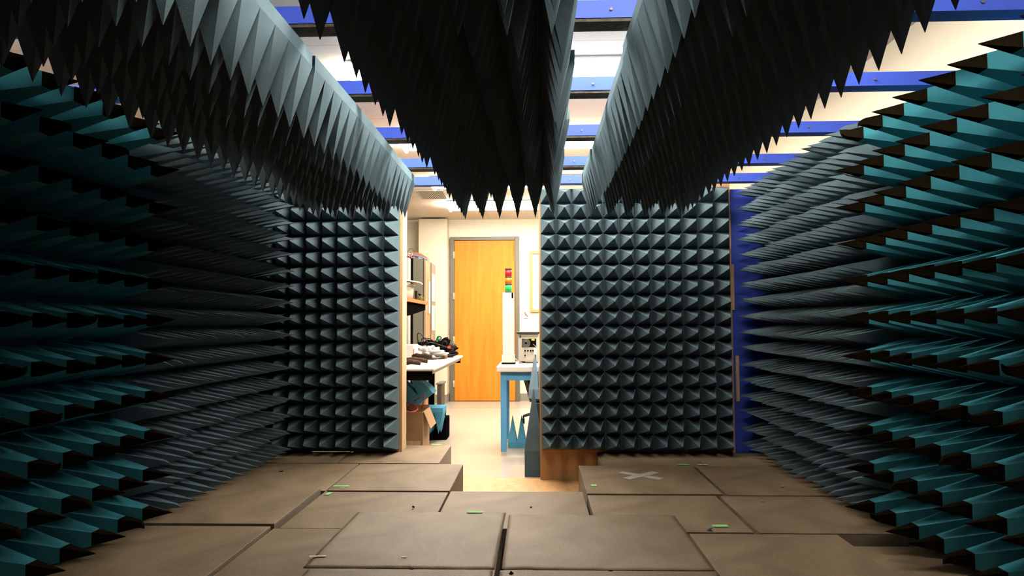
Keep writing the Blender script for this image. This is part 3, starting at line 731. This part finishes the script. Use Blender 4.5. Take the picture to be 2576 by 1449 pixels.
# on the shelf
a = at(1042, 718, 5.6); 
t = thing('lidded_bucket', 'white plastic bucket with loose lid on the wooden shelf', 'bucket', (a.x - .12, 5.6, szz))
bk = a.x - .13; topz = at(1040, 714, 5.55).z
B().tube([(bk, 5.6, szz), (bk, 5.6, topz)], .115, 28, .13).build('bucket_body', M['white'], t)
B().tube([(bk, 5.6, topz - .018), (bk, 5.6, topz)], .138, 28).build('rim', M['white'], t)
B().add([(bk - .15, 5.45, topz + .055), (bk + .20, 5.48, topz + .004), (bk + .18, 5.74, topz + .004), (bk - .15, 5.75, topz + .055),
         (bk - .15, 5.45, topz + .07), (bk + .20, 5.48, topz + .012), (bk + .18, 5.74, topz + .012), (bk - .15, 5.75, topz + .07)],
        [(3, 2, 1, 0), (4, 5, 6, 7), (0, 1, 5, 4), (1, 2, 6, 5), (2, 3, 7, 6), (3, 0, 4, 7)]).build('lid', M['paper'], t)
g = B()
for k in range(16):
    p = Vector((at(1058 + random.uniform(-6, 6), 750, 5.8).x, 5.8 + random.uniform(-.05, .05), szz + .002)); h = random.uniform(.02, .055)
    g.tube([p, p + Vector((random.uniform(-.02, .02), 0, h * .6)), p + Vector((random.uniform(-.04, .04), random.uniform(-.02, .02), h))], .003, 5, .001)
tag(g.build('green_scraps', M['plant']), 'tangle of yellow-green wire scraps on the shelf beside the bucket', 'wires')
a = at(1053, 737, 5.85); tag(B().blob((a.x, 5.87, szz + .03), .022, .03, .035, 9, .4, flat=szz).build('small_black_pouch', M['black']), 'small black pouch on the shelf among the green scraps', 'pouch')
a = at(1043, 738, 5.72); tag(B().box(a.x - .01, a.x + .012, 5.78, 5.84, szz, szz + .09).build('dark_bottle', M['tan'], None, .004), 'thin dark brown box standing behind the bucket on the shelf', 'box')
# on the bench
def bq(px, py): return fl(px, py, BZ)
a = bq(1020, 905); tag_x1 = at(1041, 880, 5.35).x; z1 = at(1030, 868, 5.35).z
t = thing('white_carton', 'white carton with an orange edge stripe at the back of the bench', 'box', (tag_x1 - .1, 5.45, BZ))
B().box(tag_x1 - .25, tag_x1 - .006, 5.35, 5.58, BZ, z1).build('carton_body', M['paper'], t, .002)
B().box(tag_x1 - .0055, tag_x1 + .001, 5.351, 5.36, BZ + .01, z1 - .03).build('stripe', M['orange'], t)
a = bq(1075, 903); t = tag(B().blob((a.x, a.y - .03, BZ + .035), .145, .11, .060, 5, .6, 2.6, 60, 34, flat=BZ, smooth=True).build('plastic_bag', M['bag']), 'crumpled clear white plastic bag on the front of the bench', 'bag')
a = bq(1105, 880 + 14); c = Vector((at(1100, 880, 6.15).x, 6.15, BZ))
t = thing('cable_bag', 'black bag heaped with looping black cables on the bench', 'bag', c)
B().blob((c.x, c.y, BZ + .06), .17, .11, .090, 11, .45, 2.6, 60, 30, flat=BZ, smooth=True).build('bag_body', M['black'], t)
lp = [((1052, 862), (1050, 842), (1056, 838), (1064, 846), (1072, 856), (1078, 866)), ((1060, 858), (1062, 852), (1072, 851), (1084, 853), (1094, 862)),
      ((1096, 862), (1100, 850), (1105, 846), (1110, 850), (1104, 857), (1098, 862)), ((1112, 868), (1115, 860), (1120, 858), (1124, 863), (1122, 870)),
      ((1120, 893), (1132, 896), (1148, 893), (1152, 888), (1146, 884), (1130, 886)), ((1122, 890), (1136, 893), (1149, 890), (1148, 885), (1134, 882)), ((1066, 870), (1080, 862), (1100, 866), (1125, 874), (1143, 880))]
for l in lp:
    pts = []
    P = [at(px, py, 5.92) for px, py in l]
    for i in range(len(P) - 1):
        for k in range(5):
            u = k / 5; pm1, p_, p1, p2 = P[max(i - 1, 0)], P[i], P[i + 1], P[min(i + 2, len(P) - 1)]
            pts.append(.5 * ((2 * p_) + (p1 - pm1) * u + (2 * pm1 - 5 * p_ + 4 * p1 - p2) * u * u + (3 * p_ - pm1 - 3 * p1 + p2) * u ** 3))
    pts.append(P[-1]); B().tube(pts, .0045, 7).build('cable', M['cable'], t)
q = at(1140, 870, 5.9); B().blob((q.x, 5.9, q.z), .028, .03, .022, 4, .2).build('strap_end', M['darkgrey'], t)
q = at(1128, 873, 5.85); B().box(q.x - .006, q.x + .02, 5.84, 5.86, q.z - .012, q.z + .01).build('red_connector', M['redwire'], t)
q = at(1099, 852, 5.85); tag(B().tube([(q.x, 5.93, q.z - .02), (q.x, 5.93, q.z + .02)], .011, 12).build('glue_stick', M['green']), 'small green-capped stick poking out of the cable heap', 'stick')
a = bq(1113, 899); tag(B().box(a.x - .01, a.x + .07, 5.86, 5.92, BZ, BZ + .04).build('wood_block', M['cardboard'], None, .002), 'small tan wooden block on the bench before the cable heap', 'block')
a = bq(1050, 918)
for k, (px, py, an, ln) in enumerate(((1040, 915, 12, .16), (1058, 917, -35, .12), (1034, 922, 5, .13), (1070, 912, -10, .10), (1048, 911, 130, .10))):
    q = bq(px, py); d = Vector((math.cos(R(an)), .25, 0)); zt = .022 + (.022 if k > 2 else 0)
    g = B().tube([q - d * ln / 2 + Vector((0, 0, zt)), q + Vector((0, 0, zt + .012)), q + d * ln / 2 + Vector((0, 0, zt))], .021, 10, .015)
    tag(g.build('leather_roll', M['tan']), 'rolled brown leather scrap on the bench, ' + ['long one in the middle', 'one pointing down to the right', 'lowest one at the left', 'one at the right under the plastic bag', 'upright one leaning behind the others'][k], 'leather scrap', 'brown leather scraps on the bench')
# under the bench
a = fl(1018, 1112, 0)
cbx1 = at(1064, 1100, 4.95).x; cbz = at(1050, 1037, 4.95).z
t = thing('cardboard_box', 'open tan cardboard box full of red wire on the floor left of the doorway', 'box', (cbx1 - .15, 5.1, 0))
B().box(cbx1 - .36, cbx1, 4.95, 4.956, 0.0, cbz).box(cbx1 - .36, cbx1, 5.244, 5.25, 0.0, cbz + .02).box(cbx1 - .006, cbx1, 4.956, 5.244, 0, cbz).box(cbx1 - .36, cbx1 - .354, 4.956, 5.244, 0, cbz).box(cbx1 - .354, cbx1 - .006, 4.956, 5.244, 0, .006).build('carton_walls', M['cardboard'], t)
B().add([(cbx1 + .001, 4.96, cbz), (cbx1 + .001, 5.24, cbz), (cbx1 + .05, 5.24, cbz - .12), (cbx1 + .05, 4.96, cbz - .12), (cbx1 + .005, 4.96, cbz + .001), (cbx1 + .005, 5.24, cbz + .001), (cbx1 + .055, 5.24, cbz - .12), (cbx1 + .055, 4.96, cbz - .12)],
        [(0, 1, 2, 3), (7, 6, 5, 4), (0, 4, 5, 1), (1, 5, 6, 2), (2, 6, 7, 3), (3, 7, 4, 0)]).build('flap', M['cardboard'], t)
B().box(cbx1 - .17, cbx1 - .02, 4.946, 4.9495, .0, cbz * .45).build('label_patch', M['plyedge'], t)
wire = B()
for k in range(12):
    ph = random.uniform(0, 6.28); r0 = random.uniform(.07, .14); cz = cbz - .05 + random.uniform(-.02, .07); cxx = cbx1 - .18 + random.uniform(-.03, .03)
    wire.tube([(cxx + r0 * math.cos(ph + i * .42), 5.10 + r0 * .85 * math.sin(ph + i * .42), cz + .025 * math.sin(i * .9 + k)) for i in range(16)], .0045, 6)
wire.tube([at(1042, 1008, 5.1), at(1056, 1000, 5.1), at(1069, 991, 5.1), at(1066, 1012, 5.1), at(1060, 1028, 5.1)], .004, 6)
tag(wire.build('red_wire_coil', M['redwire']), 'tangled coil of red wire heaped in the cardboard box', 'wire')
a = at(1062, 1000, 5.55)
foam_block('teal foam absorber lying tilted behind the cardboard box, spikes toward the upper left', (a.x - .03, 5.62, a.z - .06), (0, R(-38), 0), 3, 2, .105, .105, .06, .27, M['labteal'])
# stool that carries it: low black crate
tag(B().box(a.x - .30, a.x + .02, 5.50, 5.76, 0, a.z - .17).build('black_crate', M['black'], None, .005), 'low black crate under the tilted teal absorber', 'crate')
# upside-down teal absorber on a black box
a0 = at(1070, 1026, 5.75); a1 = at(1111, 1086, 5.75); 
zt = a0.z
foam_block('teal foam absorber upside down on a black case beside the cardboard box', (a0.x + .075, 5.86, zt), (R(180), 0, 0), 2, 3, .076, .076, .035, .19, M['labteal'])
bz = fl(1090, 1087, 0)
t = thing('black_case', 'small black case on the floor under the upside-down teal absorber', 'case', (a0.x + .06, 6.06, 0))
B().box(a0.x - .02, a0.x + .15, 5.99, 6.20, 0.0, .19).build('case_body', M['black'], t, .006)
B().box(a0.x + .0, a0.x + .12, 5.984, 5.989, .10, .13).build('case_front', M['darkgrey'], t)
# waste bin and power brick near the pillar
a = at(1097, 968, 7.2); b = at(1111, 1022, 7.2)
t = thing('waste_bin', 'dark brown open waste bin on the floor behind the bench', 'bin', ((a.x + b.x) / 2, 7.3, 0))
B().prism([(a.x + .01, 7.2), (b.x, 7.2), (b.x, 7.45), (a.x + .01, 7.45)], 0.0, a.z, 'z').build('bin_body', mat('brown_bin', (.03, .02, .014), .5), t, .01)
B().box(a.x, b.x + .012, 7.19, 7.46, a.z, a.z + .018).build('bin_rim', M['steel_taupe'], t, .003)
a = fl(1110, 1046, 0)
tag(B().box(a.x, a.x + .045, a.y, a.y + .09, 0, .09).build('power_brick', M['black'], None, .006), 'small black box on the floor near the pillar foot', 'box')
# strip on far floor
a = fl(1130, 1026, 0); tag(B().box(a.x, 1.2, a.y, a.y + .012, 0, .0012).build('floor_seam_strip', M['oakframe']), 'thin brown seam line across the pale floor before the door', 'strip')
